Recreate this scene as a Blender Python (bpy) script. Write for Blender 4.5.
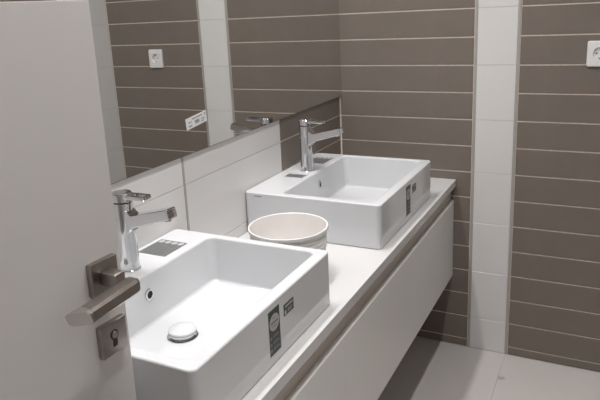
import bpy, bmesh, math, random
from mathutils import Vector, Matrix
random.seed(7)

# ------------------------------------------------------------------ scene
for o in list(bpy.data.objects):
    bpy.data.objects.remove(o, do_unlink=True)
scene = bpy.context.scene
C = scene.collection

# camera (calibrated: principal point off centre because the photo is cropped)
cam_d = bpy.data.cameras.new('camera')
cam_d.sensor_fit = 'HORIZONTAL'
cam_d.sensor_width = 36.0
cam_d.lens = 37.865
cam_d.shift_x = 0.0304
cam_d.shift_y = -0.0496
cam_d.clip_start = 0.01
cam = bpy.data.objects.new('camera', cam_d)
C.objects.link(cam)
_r = Vector((0.88393957, 0.46464443, -0.05250137))
_u = Vector((-0.07273989, 0.24754718, 0.96614145))
_f = Vector((-0.46190881, 0.85019171, -0.25261493))
M = Matrix.Identity(4)
for i in range(3):
    M[i][0] = _r[i]; M[i][1] = _u[i]; M[i][2] = -_f[i]
M[0][3], M[1][3], M[2][3] = 0.9852, -2.3531, 1.3787
cam.matrix_world = M
scene.camera = cam

world = bpy.data.worlds.new('world')
scene.world = world
world.use_nodes = True
world.node_tree.nodes['Background'].inputs['Color'].default_value = (0.9, 0.92, 1, 1)
world.node_tree.nodes['Background'].inputs['Strength'].default_value = 0.05

vs = scene.view_settings
vs.view_transform = 'Standard'
vs.look = 'None'
vs.gamma = 1.0
vs.use_curve_mapping = False
vs.exposure = -0.19

# linear ceiling lights
BATTENS = [(0.11, -1.00, 0.90, 14.0), (0.79, -1.45, 1.00, 15.0)]      # x, y, length, watts
LAMP_COLOUR = (1.0, 0.98, 0.965)

ROOM_X = 1.196          # right wall
ROOM_Y = -3.60          # wall behind the camera
ROOM_Z = 2.70
TX = -0.008             # tile face of the left wall

# ------------------------------------------------------------------ materials
def mat(name, col, rough=0.5, metal=0.0, spec=0.5, var=0.0, scale=20.0, bump=0.0, bscale=60.0, coat=0.0, rvar=0.0, trans=0.0):
    m = bpy.data.materials.new(name); m.use_nodes = True
    nt = m.node_tree; b = nt.nodes['Principled BSDF']
    b.inputs['Base Color'].default_value = (*col, 1)
    b.inputs['Roughness'].default_value = rough
    b.inputs['Metallic'].default_value = metal
    b.inputs['Specular IOR Level'].default_value = spec
    b.inputs['Coat Weight'].default_value = coat
    if trans:
        b.inputs['Subsurface Weight'].default_value = trans
        b.inputs['Subsurface Radius'].default_value = (0.02, 0.015, 0.012)
    tc = nt.nodes.new('ShaderNodeTexCoord')
    if var or rvar:
        n = nt.nodes.new('ShaderNodeTexNoise'); n.inputs['Scale'].default_value = scale
        n.inputs['Detail'].default_value = 6
        nt.links.new(tc.outputs['Object'], n.inputs['Vector'])
        if var:
            mx = nt.nodes.new('ShaderNodeMix'); mx.data_type = 'RGBA'
            mx.inputs[6].default_value = (*[c*(1-var) for c in col], 1)
            mx.inputs[7].default_value = (*[min(1, c*(1+var)) for c in col], 1)
            nt.links.new(n.outputs['Fac'], mx.inputs[0])
            nt.links.new(mx.outputs[2], b.inputs['Base Color'])
        if rvar:
            mr = nt.nodes.new('ShaderNodeMapRange')
            mr.inputs['To Min'].default_value = max(0, rough-rvar); mr.inputs['To Max'].default_value = rough+rvar
            nt.links.new(n.outputs['Fac'], mr.inputs['Value'])
            nt.links.new(mr.outputs['Result'], b.inputs['Roughness'])
    if bump:
        n2 = nt.nodes.new('ShaderNodeTexNoise'); n2.inputs['Scale'].default_value = bscale
        n2.inputs['Detail'].default_value = 4
        bp = nt.nodes.new('ShaderNodeBump'); bp.inputs['Strength'].default_value = bump
        bp.inputs['Distance'].default_value = 0.002
        nt.links.new(tc.outputs['Object'], n2.inputs['Vector'])
        nt.links.new(n2.outputs['Fac'], bp.inputs['Height'])
        nt.links.new(bp.outputs['Normal'], b.inputs['Normal'])
    return m

M_DARK = mat('taupe_tile', (0.190, 0.161, 0.139), 0.42, spec=0.35, var=0.10, scale=14, bump=0.03, bscale=90, rvar=0.06)
M_WHITE = mat('white_wall_tile', (0.70, 0.69, 0.685), 0.22, spec=0.45, var=0.015, scale=8, bump=0.02, bscale=12)
M_GROUT = mat('beige_grout', (0.80, 0.715, 0.62), 0.9, spec=0.1, var=0.25, scale=60, bump=0.2, bscale=200)
M_WGROUT = mat('pale_grout', (0.56, 0.54, 0.52), 0.9, spec=0.1, var=0.1, scale=60)
M_TRIM = mat('grey_edge_trim', (0.39, 0.37, 0.345), 0.45, spec=0.4, var=0.08, scale=30)
M_PLASTER = mat('ceiling_paint', (0.78, 0.77, 0.75), 0.9, spec=0.2, var=0.02, scale=5)
M_CERAMIC = mat('glazed_ceramic', (0.63, 0.640, 0.657), 0.08, spec=0.5, var=0.006, scale=4, coat=0.15)
M_COUNTER = mat('white_lacquer_top', (0.605, 0.60, 0.60), 0.25, spec=0.45, var=0.01, scale=6)
M_CAB = mat('white_lacquer_front', (0.74, 0.73, 0.715), 0.32, spec=0.4, var=0.012, scale=7)
M_GROOVE = mat('brown_grip_channel', (0.50, 0.45, 0.40), 0.4, spec=0.5, var=0.10, scale=25)
M_CHROME = mat('chrome', (0.66, 0.66, 0.67), 0.10, metal=1.0, var=0.02, scale=10)
M_NICKEL = mat('brushed_nickel', (0.37, 0.335, 0.31), 0.30, metal=1.0, var=0.08, scale=60, rvar=0.05)
M_NICKEL_L = mat('polished_nickel', (0.66, 0.64, 0.62), 0.2, metal=1.0, var=0.04, scale=40)
M_DOOR = mat('door_paint', (0.56, 0.54, 0.53), 0.48, spec=0.35, var=0.02, scale=6, bump=0.05, bscale=220)
M_PLASTIC = mat('white_plastic', (0.80, 0.79, 0.78), 0.30, spec=0.45, var=0.01, scale=10)
M_BLACK = mat('dark_hole', (0.012, 0.011, 0.011), 0.6, var=0.1, scale=30)
M_STICK = mat('charcoal_sticker', (0.055, 0.062, 0.060), 0.42, spec=0.4, var=0.15, scale=60)
M_FOIL = mat('silvery_charcoal_sticker', (0.115, 0.12, 0.125), 0.28, spec=0.6, var=0.15, scale=50)
M_STICKG = mat('green_sticker_band', (0.040, 0.075, 0.045), 0.42, spec=0.4, var=0.1, scale=60)
M_PRINTW = mat('pale_print', (0.42, 0.42, 0.42), 0.5, var=0.05, scale=80)
M_PRINTM = mat('grey_print', (0.20, 0.205, 0.205), 0.5, var=0.05, scale=80)
M_LABEL = mat('white_paper_label', (0.70, 0.70, 0.70), 0.5, var=0.03, scale=60)
M_CEILMETAL = mat('white_metal', (0.8, 0.8, 0.8), 0.4, var=0.01)

# mirror
M_MIRROR = mat('mirror_silver', (0.79, 0.795, 0.785), 0.004, metal=1.0, var=0.004, scale=3)
M_MEDGE = mat('mirror_dark_edge', (0.07, 0.07, 0.068), 0.3, var=0.1, scale=30)

# bucket: translucent white plastic with pinkish dried residue inside
M_BUCKET = mat('milky_bucket_plastic', (0.80, 0.79, 0.78), 0.3, spec=0.45, var=0.02, scale=12, trans=0.2)
M_BUCKIN = mat('stained_bucket_inside', (0.77, 0.74, 0.725), 0.5, spec=0.3, var=0.07, scale=16)
def bucket_spots(m):
    nt = m.node_tree; b = nt.nodes['Principled BSDF']
    src = b.inputs['Base Color'].links[0].from_socket
    tc = nt.nodes.new('ShaderNodeTexCoord')
    v = nt.nodes.new('ShaderNodeTexVoronoi'); v.inputs['Scale'].default_value = 22
    n = nt.nodes.new('ShaderNodeTexNoise'); n.inputs['Scale'].default_value = 45
    nt.links.new(tc.outputs['Object'], v.inputs['Vector']); nt.links.new(tc.outputs['Object'], n.inputs['Vector'])
    add = nt.nodes.new('ShaderNodeMath'); add.operation = 'MULTIPLY_ADD'; add.inputs[1].default_value = 0.35
    nt.links.new(n.outputs['Fac'], add.inputs[0]); nt.links.new(v.outputs['Distance'], add.inputs[2])
    r = nt.nodes.new('ShaderNodeValToRGB')
    r.color_ramp.elements[0].position = 0.20; r.color_ramp.elements[0].color = (1, 1, 1, 1)
    r.color_ramp.elements[1].position = 0.27; r.color_ramp.elements[1].color = (0, 0, 0, 1)
    nt.links.new(add.outputs[0], r.inputs[0])
    mx = nt.nodes.new('ShaderNodeMix'); mx.data_type = 'RGBA'
    nt.links.new(r.outputs[0], mx.inputs[0]); nt.links.new(src, mx.inputs[6])
    mx.inputs[7].default_value = (0.45, 0.33, 0.27, 1)
    nt.links.new(mx.outputs[2], b.inputs['Base Color'])
bucket_spots(M_BUCKIN)

# floor tile: pale grey porcelain with one small scuff
M_FLOOR = mat('pale_floor_tile', (0.56, 0.53, 0.512), 0.38, spec=0.4, var=0.05, scale=9, rvar=0.05)
def floor_scuff(m, px, py):
    nt = m.node_tree; b = nt.nodes['Principled BSDF']
    src = b.inputs['Base Color'].links[0].from_socket
    g = nt.nodes.new('ShaderNodeNewGeometry')
    d = nt.nodes.new('ShaderNodeVectorMath'); d.operation = 'DISTANCE'; d.inputs[1].default_value = (px, py, 0)
    nt.links.new(g.outputs['Position'], d.inputs[0])
    n = nt.nodes.new('ShaderNodeTexNoise'); n.inputs['Scale'].default_value = 130; n.inputs['Detail'].default_value = 3
    nt.links.new(g.outputs['Position'], n.inputs['Vector'])
    ma = nt.nodes.new('ShaderNodeMath'); ma.operation = 'MULTIPLY_ADD'; ma.inputs[1].default_value = -0.05
    nt.links.new(n.outputs['Fac'], ma.inputs[0]); nt.links.new(d.outputs['Value'], ma.inputs[2])
    lt = nt.nodes.new('ShaderNodeMapRange')
    lt.inputs['From Min'].default_value = -0.017; lt.inputs['From Max'].default_value = -0.011
    lt.inputs["To Min"].default_value = 0.5; lt.inputs['To Max'].default_value = 0.0
    nt.links.new(ma.outputs[0], lt.inputs['Value'])
    mx = nt.nodes.new('ShaderNodeMix'); mx.data_type = 'RGBA'
    nt.links.new(lt.outputs['Result'], mx.inputs[0]); nt.links.new(src, mx.inputs[6])
    mx.inputs[7].default_value = (0.14, 0.10, 0.09, 1)
    nt.links.new(mx.outputs[2], b.inputs['Base Color'])
floor_scuff(M_FLOOR, 0.678, -0.175)
M_FGROUT = mat('floor_grout', (0.52, 0.49, 0.47), 0.9, var=0.1, scale=50)

# lamp glow
M_GLOW = bpy.data.materials.new('diffuser_glow'); M_GLOW.use_nodes = True
_b = M_GLOW.node_tree.nodes['Principled BSDF']
_b.inputs['Emission Color'].default_value = (*LAMP_COLOUR, 1)
_b.inputs['Emission Strength'].default_value = 12.0

# ------------------------------------------------------------------ helpers
def finish(name, bm, m, parent=None, smooth=None):
    bmesh.ops.recalc_face_normals(bm, faces=bm.faces)
    me = bpy.data.meshes.new(name)
    bm.to_mesh(me); bm.free()
    if smooth:
        for p in me.polygons: p.use_smooth = True
        me.set_sharp_from_angle(angle=math.radians(smooth))
    for mm in (m if isinstance(m, (list, tuple)) else [m]):
        me.materials.append(mm)
    o = link(name, me, parent)
    if smooth:
        wn = o.modifiers.new('weighted_normal', 'WEIGHTED_NORMAL'); wn.keep_sharp = True; wn.weight = 100
    return o

def link(name, me, parent=None, loc=None):
    o = bpy.data.objects.new(name, me)
    C.objects.link(o)
    if parent: o.parent = parent
    if loc is not None: o.location = loc
    return o

def empty(name, loc, rz=0.0):
    o = bpy.data.objects.new(name, None)
    o.empty_display_size = 0.05
    o.location = loc; o.rotation_euler = (0, 0, rz)
    C.objects.link(o)
    return o

def tag(o, label=None, cat=None, group=None, kind=None):
    if label: o['label'] = label
    if cat: o['category'] = cat
    if group: o['group'] = group
    if kind: o['kind'] = kind
    return o

def box(bm, x0, x1, y0, y1, z0, z1, bev=0.0, seg=1, mi=0):
    tmp = bmesh.new()
    bmesh.ops.create_cube(tmp, size=1)
    for v in tmp.verts:
        v.co = Vector(((x0+x1)/2+v.co.x*(x1-x0), (y0+y1)/2+v.co.y*(y1-y0), (z0+z1)/2+v.co.z*(z1-z0)))
    if bev:
        bmesh.ops.bevel(tmp, geom=list(tmp.edges), offset=bev, segments=seg, profile=0.5, affect='EDGES')
    merge(bm, tmp, mi)

def merge(bm, tmp, mi=0):
    vm = {v: bm.verts.new(v.co) for v in tmp.verts}
    for f in tmp.faces:
        nf = bm.faces.new([vm[v] for v in f.verts]); nf.material_index = mi
    tmp.free()

def rrect(x0, x1, y0, y1, r, z, n=6):
    pts = []
    r = max(r, 1e-5)
    for cx, cy, a0 in ((x1-r, y1-r, 0), (x0+r, y1-r, 90), (x0+r, y0+r, 180), (x1-r, y0+r, 270)):
        for k in range(n+1):
            a = math.radians(a0 + 90*k/n)
            pts.append((cx+r*math.cos(a), cy+r*math.sin(a), z))
    return pts

def circ(r, z, n=40, cx=0, cy=0, ry=None):
    ry = r if ry is None else ry
    return [(cx+r*math.cos(2*math.pi*k/n), cy+ry*math.sin(2*math.pi*k/n), z) for k in range(n)]

def loft(bm, loops, cap0=True, cap1=True, mi=0, closed=False):
    L = [[bm.verts.new(p) for p in lp] for lp in loops]
    n = len(L[0])
    pairs = list(zip(L, L[1:])) + ([(L[-1], L[0])] if closed else [])
    for a, b in pairs:
        for k in range(n):
            f = bm.faces.new((a[k], a[(k+1) % n], b[(k+1) % n], b[k])); f.material_index = mi
    if not closed:
        if cap0: bm.faces.new(L[0]).material_index = mi
        if cap1: bm.faces.new(L[-1]).material_index = mi
    return L

def prism_y(bm, poly_xz, y0, y1, bev=0.0, seg=2):
    tmp = bmesh.new()
    a = [tmp.verts.new((x, y0, z)) for x, z in poly_xz]
    b = [tmp.verts.new((x, y1, z)) for x, z in poly_xz]
    n = len(a)
    tmp.faces.new(a); tmp.faces.new(b)
    for k in range(n): tmp.faces.new((a[k], a[(k+1) % n], b[(k+1) % n], b[k]))
    bmesh.ops.recalc_face_normals(tmp, faces=tmp.faces)
    if bev: bmesh.ops.bevel(tmp, geom=list(tmp.edges), offset=bev, segments=seg, profile=0.5, affect='EDGES')
    merge(bm, tmp)

_tiles = {}
def tile_mesh(axis, w, h, m, gap, depth=0.002):
    """Chamfered tile: width w along the wall, height h, lying behind the wall face."""
    key = (axis, round(w, 4), round(h, 4), m.name, gap)
    if key in _tiles: return _tiles[key]
    bm = bmesh.new(); c = 0.0003 if axis == 'z' else 0.0007
    W, H = w/2-gap/2, h/2-gap/2
    def pt(u, v, d):     # d: distance proud of the backing
        if axis == 'y+': return (u, depth-d, v)       # back wall, faces -y
        if axis == 'x-': return (d-depth, u, v)       # left wall, faces +x
        if axis == 'x+': return (depth-d, u, v)       # right wall, faces -x
        if axis == 'z': return (u, v, d-depth)        # floor, faces up
    lo = [pt(s*W, t*H, 0) for s, t in ((-1, -1), (1, -1), (1, 1), (-1, 1))]
    mi = [pt(s*W, t*H, depth-c) for s, t in ((-1, -1), (1, -1), (1, 1), (-1, 1))]
    hi = [pt(s*(W-c), t*(H-c), depth) for s, t in ((-1, -1), (1, -1), (1, 1), (-1, 1))]
    loft(bm, [lo, mi, hi])
    bmesh.ops.recalc_face_normals(bm, faces=bm.faces)
    me = bpy.data.meshes.new('tile'); bm.to_mesh(me); bm.free()
    me.materials.append(m)
    _tiles[key] = me
    return me

Z0, P = 0.0335, 0.100
def dark_rows(top=ROOM_Z):
    rows = [(0.0, Z0)]
    z = Z0
    while z < top-0.005:
        rows.append((z, min(z+P, top))); z += P
    return rows
def white_rows(top=ROOM_Z):
    rows = [(0.0, Z0+P)]
    z = Z0+P
    while z < top-0.005:
        rows.append((z, min(z+2*P, top))); z += 2*P
    return rows
def tile_panel(parent, axis, a0, a1, face, rows, m, gap):
    for z0, z1 in rows:
        me = tile_mesh(axis, abs(a1-a0), z1-z0, m, gap)
        a, z = (a0+a1)/2, (z0+z1)/2
        loc = (a, face, z) if axis == 'y+' else (face, a, z)
        link('tile', me, parent, loc)

# ------------------------------------------------------------------ room shell
bm = bmesh.new(); box(bm, -0.15, ROOM_X+0.15, ROOM_Y-0.15, 0.15, -0.10, -0.002)
floor = tag(finish('floor', bm, M_FGROUT), 'pale grey porcelain tiled floor under the vanity', kind='structure')
xs = [TX, 0.068, 0.668, ROOM_X]
ys = [0.0, -0.6, -1.2, -1.8, -2.4, -3.0, -3.6]
for xa, xb in zip(xs, xs[1:]):
    for ya, yb in zip(ys, ys[1:]):
        link('tile', tile_mesh('z', xb-xa, ya-yb, M_FLOOR, 0.0005), floor, ((xa+xb)/2, (ya+yb)/2, 0))

bm = bmesh.new(); box(bm, -0.15, ROOM_X+0.15, ROOM_Y-0.15, 0.15, ROOM_Z, ROOM_Z+0.1)
ceiling = tag(finish('ceiling', bm, M_PLASTER), 'white painted ceiling', kind='structure')

# back wall: taupe panel, white column, taupe panel
X1, X2 = 0.5187, 0.673
TRW = 0.0095
bm = bmesh.new(); 
box(bm, -0.15, X1, 0.002, 0.15, 0, ROOM_Z, mi=0)
box(bm, X1, X2, 0.002, 0.15, 0, ROOM_Z, mi=1)
box(bm, X2, ROOM_X+0.15, 0.002, 0.15, 0, ROOM_Z, mi=0)
wall_back = tag(finish('wall_back', bm, [M_GROUT, M_WGROUT]), 'back wall of taupe strip tiles split by a white tile column', kind='structure')
tile_panel(wall_back, 'y+', TX+0.002, X1, 0.0, dark_rows(), M_DARK, 0.0042)
tile_panel(wall_back, 'y+', X1+TRW, X2-TRW, 0.0, white_rows(), M_WHITE, 0.0012)
tile_panel(wall_back, 'y+', X2, ROOM_X-0.001, 0.0, dark_rows(), M_DARK, 0.0042)
for k, (xa, xb) in enumerate(((X1, X1+TRW), (X2-TRW, X2))):
    bm = bmesh.new(); box(bm, xa, xb, -0.0012, 0.002, 0, ROOM_Z, 0.0006)
    tag(finish('trim_%d' % (k+1), bm, M_TRIM), kind='structure',
        label=('grey edge strip on the vanity side of the white column', 'grey edge strip on the socket side of the white column')[k])

# left wall behind vanity and mirror
Y1, Y2 = -0.5227, -1.0655
bm = bmesh.new(); 
box(bm, -0.15, TX-0.002, Y1, 0.002, 0, ROOM_Z, mi=0)
box(bm, -0.15, TX-0.002, ROOM_Y-0.15, Y1, 0, ROOM_Z, mi=1)
wall_left = tag(finish('wall_left', bm, [M_GROUT, M_WGROUT]), 'side wall behind the basins, white tiles with a taupe corner panel', kind='structure')
tile_panel(wall_left, 'x-', Y1, -0.003, TX, dark_rows(), M_DARK, 0.0042)
tile_panel(wall_left, 'x-', Y2+0.004, Y1, TX, white_rows(), M_WHITE, 0.0012)
yy = Y2-0.004
while yy > ROOM_Y+0.01:
    nx = max(yy-0.5427, ROOM_Y)
    tile_panel(wall_left, 'x-', nx, yy, TX, white_rows(), M_WHITE, 0.0012)
    yy = nx
bm = bmesh.new(); box(bm, TX-0.002, TX+0.0008, Y2-0.004, Y2+0.004, 0, ROOM_Z, 0.0006)
tag(finish('trim_3', bm, M_TRIM), 'grey upright strip in the white tiles under the mirror', kind='structure')

# right wall: far end seen in mirror; unseen near panels chosen for bounced light
bm = bmesh.new(); 
box(bm, ROOM_X+0.002, ROOM_X+0.15, -0.294, 0.002, 0, ROOM_Z, mi=1)
box(bm, ROOM_X+0.002, ROOM_X+0.15, -0.8167, -0.294, 0, ROOM_Z, mi=0)
box(bm, ROOM_X+0.002, ROOM_X+0.15, -0.9707, -0.8167, 0, ROOM_Z, mi=1)
box(bm, ROOM_X+0.002, ROOM_X+0.15, -1.4934, -0.9707, 0, ROOM_Z, mi=0)
box(bm, ROOM_X+0.002, ROOM_X+0.15, ROOM_Y-0.15, -1.4934, 0, ROOM_Z, mi=1)
wall_right = tag(finish('wall_right', bm, [M_GROUT, M_WGROUT]), 'wall opposite the mirror, white tiles beside taupe tiles', kind='structure')
yb = -0.004
for w, dark in ((0.29, False), (0.5227, True), (0.154, False), (0.5227, True), (0.5427, False), (0.5427, False), (0.5427, False), (0.4785, False)):
    tile_panel(wall_right, 'x+', yb-w, yb, ROOM_X, dark_rows() if dark else white_rows(), M_DARK if dark else M_WHITE, 0.0042 if dark else 0.0012)
    yb -= w

# wall behind the camera
bm = bmesh.new(); box(bm, -0.15, ROOM_X+0.15, ROOM_Y-0.15, ROOM_Y, 0, ROOM_Z)
tag(finish('wall_front', bm, M_PLASTER), 'plain pale wall at the near end of the room', kind='structure')

# ------------------------------------------------------------------ mirror
MY0, MY1, MZ0, MZ1 = -2.30, -0.0015, 1.0118, 2.05
mir = empty('wall_mirror', (0, (MY0+MY1)/2, MZ0))
tag(mir, 'long frameless mirror on the side wall above the two basins', 'mirror')
hw = (MY1-MY0)/2; hh = MZ1-MZ0
bm = bmesh.new()
box(bm, -0.006, -0.0004, -hw, hw, 0, hh)
finish('backing_edge', bm, M_MEDGE, mir)
bm = bmesh.new()
box(bm, -0.0004, 0.0, -hw, hw, 0.0012, hh)
finish('mirror_glass', bm, M_MIRROR, mir)
# paper sticker, tilted in the plane of the mirror
bm = bmesh.new()
def mirror_quad(bm, cy, cz, w, h, ang, x0, x1, mi):
    ca, sa = math.cos(ang), math.sin(ang)
    P4 = [(cy+u*w/2*ca-v*h/2*sa, cz+u*w/2*sa+v*h/2*ca) for u, v in ((-1, -1), (1, -1), (1, 1), (-1, 1))]
    loft(bm, [[(x0, a, b) for a, b in P4], [(x1, a, b) for a, b in P4]], mi=mi)
SA = math.radians(6.0)
mcx, mcz = -0.999-(MY0+MY1)/2, 1.0955-MZ0
mirror_quad(bm, mcx, mcz, 0.094, 0.030, SA, 0.0, 0.0004, 0)
st = finish('paper_sticker', bm, M_LABEL, mir); st['label'] = 'white paper label with small grey print'
bm = bmesh.new()
def lp(u, v, w, h):
    ca, sa = math.cos(SA), math.sin(SA)
    mirror_quad(bm, mcx+u*ca-v*sa, mcz+u*sa+v*ca, w, h, SA, 0.0004, 0.0006, 0)
for k in range(9): lp(-0.007+0.0022*k, -0.003, 0.0013, 0.009)
for k in range(10): lp(-0.016+0.0046*k, 0.0085, 0.0030, 0.0034)
lp(0.040, 0.008, 0.004, 0.006)
for k in range(4): lp(-0.036+0.004*k, 0.002, 0.0026, 0.003)
for k in range(4): lp(-0.036+0.004*k, -0.008, 0.0026, 0.004)
for k in range(4): lp(0.023+0.004*k, -0.002, 0.0026, 0.003)
for k in range(3): lp(0.023+0.004*k, -0.008, 0.0026, 0.003)
finish('print', bm, mat('sticker_ink', (0.12, 0.12, 0.13), 0.6, var=0.2, scale=90), st)

# ------------------------------------------------------------------ vanity
VY0 = -1.665
CTZ = 0.701
bm = bmesh.new(); box(bm, TX+0.001, 0.4626, VY0, -0.001, 0.672, CTZ, 0.0022, 2)
tag(finish('countertop', bm, M_COUNTER, smooth=35), 'long white lacquered countertop carrying both basins and the bucket', 'countertop')

def cabinet(ya, yb, label):
    root = empty('vanity_cabinet', (0.22, (ya+yb)/2, 0.303))
    tag(root, label, 'cabinet', 'wall hung drawer units of the vanity')
    h = (yb-ya)/2
    def B(x0, x1, y0, y1, z0, z1): return (x0-0.22, x1-0.22, y0, y1, z0-0.303, z1-0.303)
    bm = bmesh.new(); box(bm, *B(TX+0.002, 0.434, -h+0.0003, h-0.0003, 0.305, 0.6718), 0.0008)
    finish('body', bm, M_CAB, root)
    # grip channel: L-shaped dark profile under the worktop
    bm = bmesh.new()
    box(bm, *B(0.4342, 0.4445, -h+0.0003, h-0.0003, 0.585, 0.6718))
    finish('grip_channel', bm, M_GROOVE, root)
    bm = bmesh.new()
    g = 0.0004
    prism_y(bm, [(0.4447-0.22, 0.0), (0.456-0.22, 0.0), (0.456-0.22, 0.311), (0.451-0.22, 0.317), (0.4447-0.22, 0.317)], -h+g, h-g, 0.0012, 2)
    finish('drawer_front', bm, M_CAB, root, smooth=40)
cabinet(-0.556, -0.002, 'white handleless drawer unit of the vanity touching the taupe back wall')
cabinet(-1.110, -0.556, 'middle white handleless drawer unit of the vanity, below the bucket')
cabinet(VY0, -1.110, 'white handleless drawer unit of the vanity nearest the open door')

# ------------------------------------------------------------------ basins
BL = 0.535
BX0, BX1, BH = TX+0.002, 0.431, 0.132
def rect_print(bm, plane, u0, u1, v0, v1, off, th=0.0003, mi=0):
    if plane == 'z':      # lies on the ledge: u=x, v=y
        box(bm, u0, u1, v0, v1, off, off+th, mi=mi)
    else:                 # stuck on the outer +x face: u=y, v=z
        box(bm, off, off+th, u0, u1, v0, v1, mi=mi)

def basin(yc, label, with_brand, q):
    root = empty('washbasin', (0, yc, CTZ))
    tag(root, label, 'washbasin', 'rectangular countertop basins')
    h = BL/2
    def R(x0, x1, y0, y1, r, z): return rrect(x0, x1, y0, y1, r, z, 8)
    loops = []
    loops.append(R(BX0+0.004, BX1-0.004, -h+0.004, h-0.004, 0.010, 0.0))
    loops.append(R(BX0+0.001, BX1-0.001, -h+0.001, h-0.001, 0.013, 0.0015))
    loops.append(R(BX0, BX1, -h, h, 0.014, 0.004))
    f = 0.0045
    for k in range(7):                                   # rounded outer rim
        a = math.radians(15*k); d = f*(1-math.cos(a)); z = BH-f+f*math.sin(a)
        loops.append(R(BX0+d, BX1-d, -h+d, h-d, max(0.014-d, 0.004), z))
    ix0, ix1, iy0, iy1 = 0.114, 0.401, -h+0.026, h-0.020
    f2 = 0.006
    for k in range(6):                                   # rounded inner rim
        a = math.radians(18*k); d = -f2*(1-math.sin(a)); z = BH-f2*(1-math.cos(a))
        loops.append(R(ix0+d, ix1-d, iy0+d, iy1-d, 0.018-d, z))
    wl = 0.010
    fz, f3 = 0.020, 0.009
    for k in range(7):                                   # cove into the bowl floor
        a = math.radians(15*k); d = wl+f3*(1-math.cos(a)); z = fz+f3*(1-math.sin(a))
        loops.append(R(ix0+d, ix1-d, iy0+d, iy1-d, 0.018, z))
    dx, dy = 0.214, -0.008+q
    for s, z in ((0.6, 0.0190), (0.25, 0.0176)):
        loops.append([(dx+(x-dx)*s, dy+(y-dy)*s, z) for x, y, _ in loops[-1 if s == 0.6 else -2]])
    loops.append([(dx+0.02*math.cos(math.atan2(y-dy, x-dx)), dy+0.02*math.sin(math.atan2(y-dy, x-dx)), 0.0172) for x, y, _ in loops[-1]])
    bm = bmesh.new(); loft(bm, loops)
    finish('bowl', bm, M_CERAMIC, root, smooth=40)
    # overflow on the inner wall of the faucet ledge
    ox, oy, oz = ix0+0.0046, 0.010+q, 0.087
    bm = bmesh.new()
    loft(bm, [[(ox+dx_, oy+r*math.cos(t_), oz+r*math.sin(t_)) for t_ in [2*math.pi*k/24 for k in range(24)]]
              for r, dx_ in ((0.0135, -0.002), (0.0135, 0.002), (0.0120, 0.003), (0.0090, 0.0028), (0.0082, 0.0))], cap0=False, cap1=False)
    ring = finish('overflow_ring', bm, M_CHROME, root, smooth=40)
    bm = bmesh.new()
    loft(bm, [[(ox+dx_, oy+0.0083*math.cos(t_), oz+0.0083*math.sin(t_)) for t_ in [2*math.pi*k/24 for k in range(24)]] for dx_ in (0.0, 0.0009)])
    finish('overflow_hole', bm, M_BLACK, ring)
    # drain with ceramic cap on a chrome collar
    bm = bmesh.new()
    loft(bm, [circ(r, z, 36, dx, dy) for r, z in ((0.033, 0.0172), (0.033, 0.0190), (0.030, 0.0200), (0.024, 0.0200), (0.022, 0.0245), (0.0295, 0.0255), (0.0300, 0.0285), (0.028, 0.029))])
    dr = finish('drain', bm, M_CHROME, root, smooth=40); dr['label'] = 'chrome drain collar under a white ceramic cap'
    bm = bmesh.new()
    loft(bm, [circ(r, z, 36, dx, dy) for r, z in ((0.0293, 0.0291), (0.0300, 0.0320), (0.0285, 0.0348), (0.024, 0.0366), (0.016, 0.0380), (0.007, 0.0386))])
    finish('drain_cap', bm, M_CERAMIC, dr, smooth=50)
    # stickers on the ledge
    bm = bmesh.new(); rect_print(bm, 'z', 0.010, 0.090, 0.108+q, 0.198+q, BH)
    s1 = finish('ledge_sticker', bm, M_FOIL, root); s1['label'] = 'charcoal sticker with white pictograms behind the bowl'
    bm = bmesh.new()
    for k in range(4):
        cx_ = 0.021+0.019*k
        loft(bm, [circ(0.0078, BH+0.0003, 16, cx_, 0.186+q, 0.0085), circ(0.0078, BH+0.0006, 16, cx_, 0.186+q, 0.0085)])
    finish('pictogram', bm, M_PRINTW, s1)
    bm = bmesh.new()
    for k in range(6):
        for j in range(5):
            w = random.uniform(0.006, 0.011)
            rect_print(bm, 'z', 0.018+0.014*j, 0.018+0.014*j+w, 0.116+q+0.0095*k, 0.1195+q+0.0095*k, BH+0.0003)
    finish('print', bm, M_PRINTM, s1)
    bm = bmesh.new(); rect_print(bm, 'z', 0.034, 0.098, -0.082+q, -0.044+q, BH)
    s2 = finish('ledge_sticker', bm, M_FOIL, root); s2['label'] = 'small charcoal sticker in front of the faucet'
    bm = bmesh.new()
    for k in range(4): rect_print(bm, 'z', 0.040+0.014*k, 0.050+0.014*k, -0.056+q, -0.048+q, BH+0.0003)
    for k in range(3): rect_print(bm, 'z', 0.042+0.018*k, 0.054+0.018*k, -0.074+q, -0.066+q, BH+0.0003)
    finish('print', bm, M_PRINTM, s2)
    # stickers on the outer face
    bm = bmesh.new(); rect_print(bm, 'x', -0.028, 0.016, 0.022, 0.116, BX1)
    s3 = finish('energy_sticker', bm, M_STICK, root); s3['label'] = 'tall dark sticker with a pale round emblem'
    bm = bmesh.new(); rect_print(bm, 'x', -0.028, 0.016, 0.108, 0.116, BX1+0.0003)
    finish('green_band', bm, M_STICKG, s3)
    bm = bmesh.new()
    loft(bm, [[(BX1+e, -0.006+0.0190*math.cos(t_), 0.088+0.0175*math.sin(t_)) for t_ in [2*math.pi*k/32 for k in range(32)]] for e in (0.0003, 0.0007)])
    em = finish('emblem', bm, M_PRINTW, s3)
    bm = bmesh.new()
    for z_, w_ in ((0.097, 0.006), (0.089, 0.014), (0.0865, 0.014), (0.080, 0.008)):
        rect_print(bm, 'x', -0.006-w_, -0.006+w_, z_, z_+0.0016, BX1+0.0007)
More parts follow.
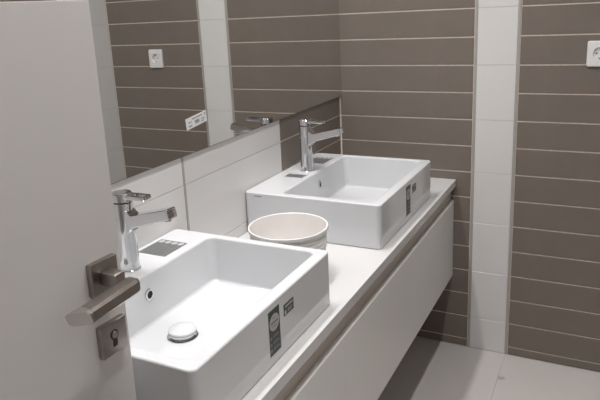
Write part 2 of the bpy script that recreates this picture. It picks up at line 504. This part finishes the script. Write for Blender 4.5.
    for k in range(3):
        rect_print(bm, 'x', -0.025, -0.019, 0.030+0.013*k, 0.036+0.013*k, BX1+0.0003)
        rect_print(bm, 'x', -0.014, 0.010, 0.031+0.013*k, 0.0325+0.013*k, BX1+0.0003)
        rect_print(bm, 'x', -0.014, 0.006, 0.0345+0.013*k, 0.036+0.013*k, BX1+0.0003)
    finish('print', bm, M_PRINTM, s3)
    bm = bmesh.new(); rect_print(bm, 'x', 0.034, 0.077, 0.079, 0.104, BX1)
    s4 = finish('small_sticker', bm, M_STICK, root); s4['label'] = 'small dark sticker beside the tall one'
    bm = bmesh.new()
    rect_print(bm, 'x', 0.041, 0.073, 0.0955, 0.0995, BX1+0.0003)
    rect_print(bm, 'x', 0.037, 0.045, 0.081, 0.090, BX1+0.0003)
    rect_print(bm, 'x', 0.050, 0.071, 0.088, 0.0895, BX1+0.0003)
    rect_print(bm, 'x', 0.050, 0.068, 0.084, 0.0855, BX1+0.0003)
    finish('print', bm, M_PRINTW, s4)
    if with_brand:       # tiny grey maker's mark, too small to read
        bm = bmesh.new()
        for k in range(6):
            box(bm, 0.030+0.0042*k, 0.0330+0.0042*k, -h-0.0003, -h, 0.1195, 0.1230)
        finish('makers_mark', bm, M_PRINTM, root)
    return root
YB2, YB1 = -0.511, -1.391
basin(YB1, 'white rectangular ceramic basin nearest the door, drain cap showing in its bowl', False, -0.009)
basin(YB2, 'white rectangular ceramic basin beside the taupe back wall, behind the bucket', True, 0.007)

# ------------------------------------------------------------------ faucets
def faucet(x, y, rz, label):
    root = empty('basin_faucet', (x, y, CTZ+BH), rz)
    tag(root, label, 'faucet', 'chrome basin mixers')
    bm = bmesh.new()
    prof = [(0.0236, 0.0), (0.0236, 0.002), (0.0226, 0.003), (0.0216, 0.010), (0.0213, 0.06), (0.0213, 0.152), (0.0208, 0.1545)]
    loft(bm, [circ(r, z, 48) for r, z in prof])
    finish('body', bm, M_CHROME, root, smooth=30)
    bm = bmesh.new(); loft(bm, [circ(0.0180, 0.1545, 40), circ(0.0180, 0.1575, 40)])
    finish('collar_gap', bm, M_BLACK, root, smooth=30)
    # spout: flat-sided bar rising to its outlet, with a fillet under its root
    sp = [(0.010, 0.082), (0.0225, 0.092), (0.028, 0.0985), (0.040, 0.1050), (0.134, 0.1330), (0.1365, 0.1345), (0.1325, 0.1535), (0.130, 0.1548),
          (0.032, 0.1300), (0.026, 0.1325), (0.0215, 0.1380), (0.010, 0.142)]
    bm = bmesh.new(); prism_y(bm, sp, -0.0145, 0.0145, 0.0022, 2)
    s = finish('spout', bm, M_CHROME, root, smooth=35)
    bm = bmesh.new(); loft(bm, [circ(0.009, z, 24, 0.120) for z in (0.1265, 0.1320)])
    finish('aerator', bm, M_CHROME, s, smooth=30)
    # cap and open-loop lever
    bm = bmesh.new()
    loft(bm, [circ(r, z, 48) for r, z in ((0.0211, 0.1575), (0.0220, 0.1585), (0.0220, 0.1745), (0.0206, 0.1765), (0.012, 0.1772))])
    c = finish('cap', bm, M_CHROME, root, smooth=30)
    bm = bmesh.new()
    def stadium(x0, x1, hw_, z, n=10):
        pts = []
        for k in range(n+1):
            a = math.radians(-90+180*k/n); pts.append((x1-hw_*0.35+hw_*0.35*math.cos(a), hw_*math.sin(a), z))
        for k in range(n+1):
            a = math.radians(90+180*k/n); pts.append((x0+hw_*0.35+hw_*0.35*math.cos(a), hw_*math.sin(a), z))
        return pts
    o0, i0 = (-0.002, 0.073, 0.0140), (0.032, 0.066, 0.0070)
    T = lambda pts: [(px, py, pz+0.015*max(px, 0)) for px, py, pz in pts]
    loft(bm, [T(stadium(*o0[:2], o0[2], 0.1655)), T(stadium(o0[0], o0[1]+0.001, o0[2]+0.001, 0.1680)), T(stadium(*o0[:2], o0[2], 0.1738)),
              T(stadium(*i0[:2], i0[2], 0.1738)), T(stadium(*i0[:2], i0[2], 0.1655))], closed=True)
    finish('lever', bm, M_CHROME, root, smooth=30)
faucet(0.059, YB1+0.017, -0.02, 'chrome single lever mixer on the basin nearest the door')
faucet(0.074, YB2+0.017, -0.08, 'chrome single lever mixer on the basin beside the taupe back wall')

# ------------------------------------------------------------------ bucket
bk = empty('bucket', (0.268, -1.016, CTZ))
tag(bk, 'white plastic bucket with dirty inside standing on the counter between the basins', 'bucket')
RT, HB = 0.1020, 0.136
RB = 0.090
def rr(z): return RB+(RT-0.003-RB)*z/HB
prof = [(rr(0)-0.003, 0.0), (rr(0), 0.003)]
prof += [(rr(0.03), 0.03), (rr(0.06), 0.06)]
for k in range(4):                     # grip ridges below the rim
    z = 0.078+0.011*k
    prof += [(rr(z), z), (rr(z)+0.0012, z+0.0015), (rr(z)+0.0012, z+0.0045), (rr(z), z+0.006)]
prof += [(rr(HB-0.008), HB-0.008)]
bm = bmesh.new()
loft(bm, [circ(r, z, 64) for r, z in prof] , cap1=False)
inner = [(RT-0.0036, HB-0.001), (rr(HB-0.03)-0.003, HB-0.03), (rr(0.02)-0.003, 0.02), (rr(0)-0.008, 0.004)]
finish('shell', bm, M_BUCKET, bk, smooth=35)
bm = bmesh.new()
loft(bm, [circ(r, z, 64) for r, z in inner], cap0=False)
finish('inside', bm, M_BUCKIN, bk, smooth=35)
bm = bmesh.new()
loft(bm, [circ(r, z, 64) for r, z in ((RT-0.0036, HB-0.004), (RT-0.0036, HB-0.0008), (RT-0.0026, HB), (RT-0.0006, HB), (RT+0.0002, HB-0.001),
                                      (RT+0.0002, HB-0.008), (RT-0.002, HB-0.009))], cap0=False, cap1=False)
finish('rim', bm, M_BUCKET, bk, smooth=35)

# ------------------------------------------------------------------ wall socket
so = empty('wall_socket', (0.923, 0.0, 1.127))
tag(so, 'white square power socket on the taupe tiles right of the column', 'socket')
bm = bmesh.new(); Lp = []
for ins, d in ((0.0, 0.0), (0.0, 0.005), (0.0012, 0.0082), (0.004, 0.0095)):
    Lp.append([(x, -d, z) for x, z, _ in rrect(-0.038+ins, 0.038-ins, ins, 0.0845-ins, 0.006, 0, 5)])
Lp.append([(0.0205*math.cos(a), -0.0095, 0.044+0.0205*math.sin(a)) for a in [math.radians(90*c_+45+(j_-2.5)*15) for c_ in range(4) for j_ in range(6)]])
Lp.append([(x*0.96, -0.0085, 0.044+(z-0.044)*0.96) for x, _, z in Lp[-1]])
Lp.append([(x, -0.0025, z) for x, _, z in Lp[-1]])
loft(bm, Lp)
pl = finish('plate', bm, M_PLASTIC, so, smooth=35)
for sx in (-0.0095, 0.0095):
    bm = bmesh.new()
    loft(bm, [[(sx+0.0028*math.cos(t_), -y_, 0.044+0.0028*math.sin(t_)) for t_ in [2*math.pi*k/16 for k in range(16)]] for y_ in (0.0024, 0.0031)])
    finish('pin_hole', bm, M_BLACK, so)
for sz in (0.044-0.0165, 0.044+0.0165):
    bm = bmesh.new(); box(bm, -0.0028, 0.0028, -0.0062, -0.0024, sz-0.002, sz+0.002, 0.0005)
    finish('earth_clip', bm, mat('steel_clip', (0.3, 0.29, 0.28), 0.4, metal=1.0, var=0.05), so)

# ------------------------------------------------------------------ low door, open against the vanity end
DA = -0.0400
door = empty('door_1', (0.3248, -1.6831, 0.0), DA)
door.rotation_euler = (0, 0.008, DA)          # hangs slightly out of plumb
tag(door, 'low pale grey door standing open at the near end of the vanity', kind='structure')
# door frame: +x out of the face, -y towards the hinges
DT, DB, DW = 1.4, 0.02, 0.76
bm = bmesh.new(); box(bm, -0.040, 0.0, -DW, 0.0, DB, DT, 0.0010, 2)
finish('leaf', bm, M_DOOR, door, smooth=40)
def sq_plate(uc, zc, s, th):
    b_ = bmesh.new()
    box(b_, 0.0, th, -uc-s/2, -uc+s/2, zc-s/2, zc+s/2, 0.0014, 2)
    return b_
ros = finish('handle_rosette', sq_plate(0.0415, 1.0085, 0.052, 0.010), M_NICKEL, door, smooth=40)
# neck then lever with cut-back tip
bm = bmesh.new()
box(bm, 0.010, 0.040, -0.0415-0.011, -0.0415+0.011, 1.0085-0.011, 1.0085+0.011, 0.003, 2)
finish('lever_neck', bm, M_NICKEL, ros, smooth=40)
def lever_loop(y, x0, x1, z0, z1, c=0.004):
    return [(x0, y, z0+c), (x0, y, z1-c), (x0+c, y, z1), (x1-c, y, z1), (x1, y, z1-c), (x1, y, z0+c), (x1-c, y, z0), (x0+c, y, z0)]
zl0, zl1 = 0.986, 1.008
bm = bmesh.new()
loft(bm, [lever_loop(-0.0225, 0.040, 0.0585, zl0+0.003, zl1-0.003, 0.003), lever_loop(-0.0245, 0.038, 0.0605, zl0+0.001, zl1-0.001),
          lever_loop(-0.030, 0.036, 0.062, zl0, zl1), lever_loop(-0.118, 0.036, 0.062, zl0-0.006, zl1-0.006)], cap1=True)
finish('lever', bm, M_NICKEL, ros, smooth=30)
bm = bmesh.new()
tipA = lever_loop(-0.1181, 0.036, 0.062, zl0-0.006, zl1-0.006)
tipB = [(x, y-0.021+0.75*(x-0.036)-0.30*(z-zl0), z) for x, y, z in tipA]
tipB = [(x, min(y, -0.1185), z) for x, y, z in tipB]
loft(bm, [tipA, tipB])
finish('lever_tip', bm, M_NICKEL_L, ros, smooth=30)
lock = finish('lock_rosette', sq_plate(0.0385, 0.9075, 0.052, 0.010), M_NICKEL, door, smooth=40)
bm = bmesh.new()      # profile cylinder slot: round top with narrow tail
pts = [(0.0078*math.cos(a), 0.0078*math.sin(a)) for a in [math.radians(-55+290*k/18) for k in range(19)]]
pts += [(-0.0040, -0.0190), (0.0040, -0.0190)]
loft(bm, [[(x, -0.0385+u, 0.9125+w) for u, w in pts] for x in (0.0100, 0.0106)])
kh = finish('keyhole', bm, M_BLACK, lock)
bm = bmesh.new()
loft(bm, [[(x, -0.0385+r*math.cos(t_), 0.9125+r*math.sin(t_)) for t_ in [2*math.pi*k/20 for k in range(20)]] for r, x in ((0.0060, 0.0106), (0.0056, 0.0116))])
finish('lock_cylinder', bm, M_NICKEL, lock, smooth=40)
for zc in (0.25, 1.15):
    bm = bmesh.new(); loft(bm, [circ(0.008, z, 16, 0.002, -DW-0.006) for z in (zc, zc+0.09)])
    finish('hinge', bm, M_NICKEL, door, smooth=40)
# low partition that carries the hinges, outside the picture
bm = bmesh.new(); box(bm, TX+0.001, 0.288, -2.50, -2.460, 0.0, DT, 0.002)
tag(finish('wall_partition', bm, M_DOOR), 'low pale grey partition carrying the open door', kind='structure')

# ------------------------------------------------------------------ linear ceiling lights
for k, (x, y, ln, w) in enumerate(BATTENS):
    r_ = empty('ceiling_light', (x, y, ROOM_Z))
    tag(r_, ('slim linear ceiling light close above the mirror wall', 'slim linear ceiling light over the middle of the floor')[k],
        'ceiling light', 'linear ceiling lights')
    bm = bmesh.new()
    loft(bm, [rrect(-0.045+i_, 0.045-i_, -ln/2-0.02+i_, ln/2+0.02-i_, 0.01, z, 4) for i_, z in ((0, 0), (0, -0.020), (0.003, -0.024), (0.008, -0.024), (0.008, -0.022))], cap1=True)
    finish('housing', bm, M_CEILMETAL, r_, smooth=40)
    bm = bmesh.new(); box(bm, -0.036, 0.036, -ln/2-0.010, ln/2+0.010, -0.0230, -0.0221)
    finish('diffuser', bm, M_GLOW, r_)
    ld = bpy.data.lights.new('lamp', 'AREA'); ld.shape = 'RECTANGLE'; ld.size = 0.07; ld.size_y = ln
    ld.energy = w; ld.spread = math.radians(128); ld.color = LAMP_COLOUR
    lo = bpy.data.objects.new('lamp', ld); C.objects.link(lo)
    lo.parent = r_; lo.location = (0, 0, -0.026)
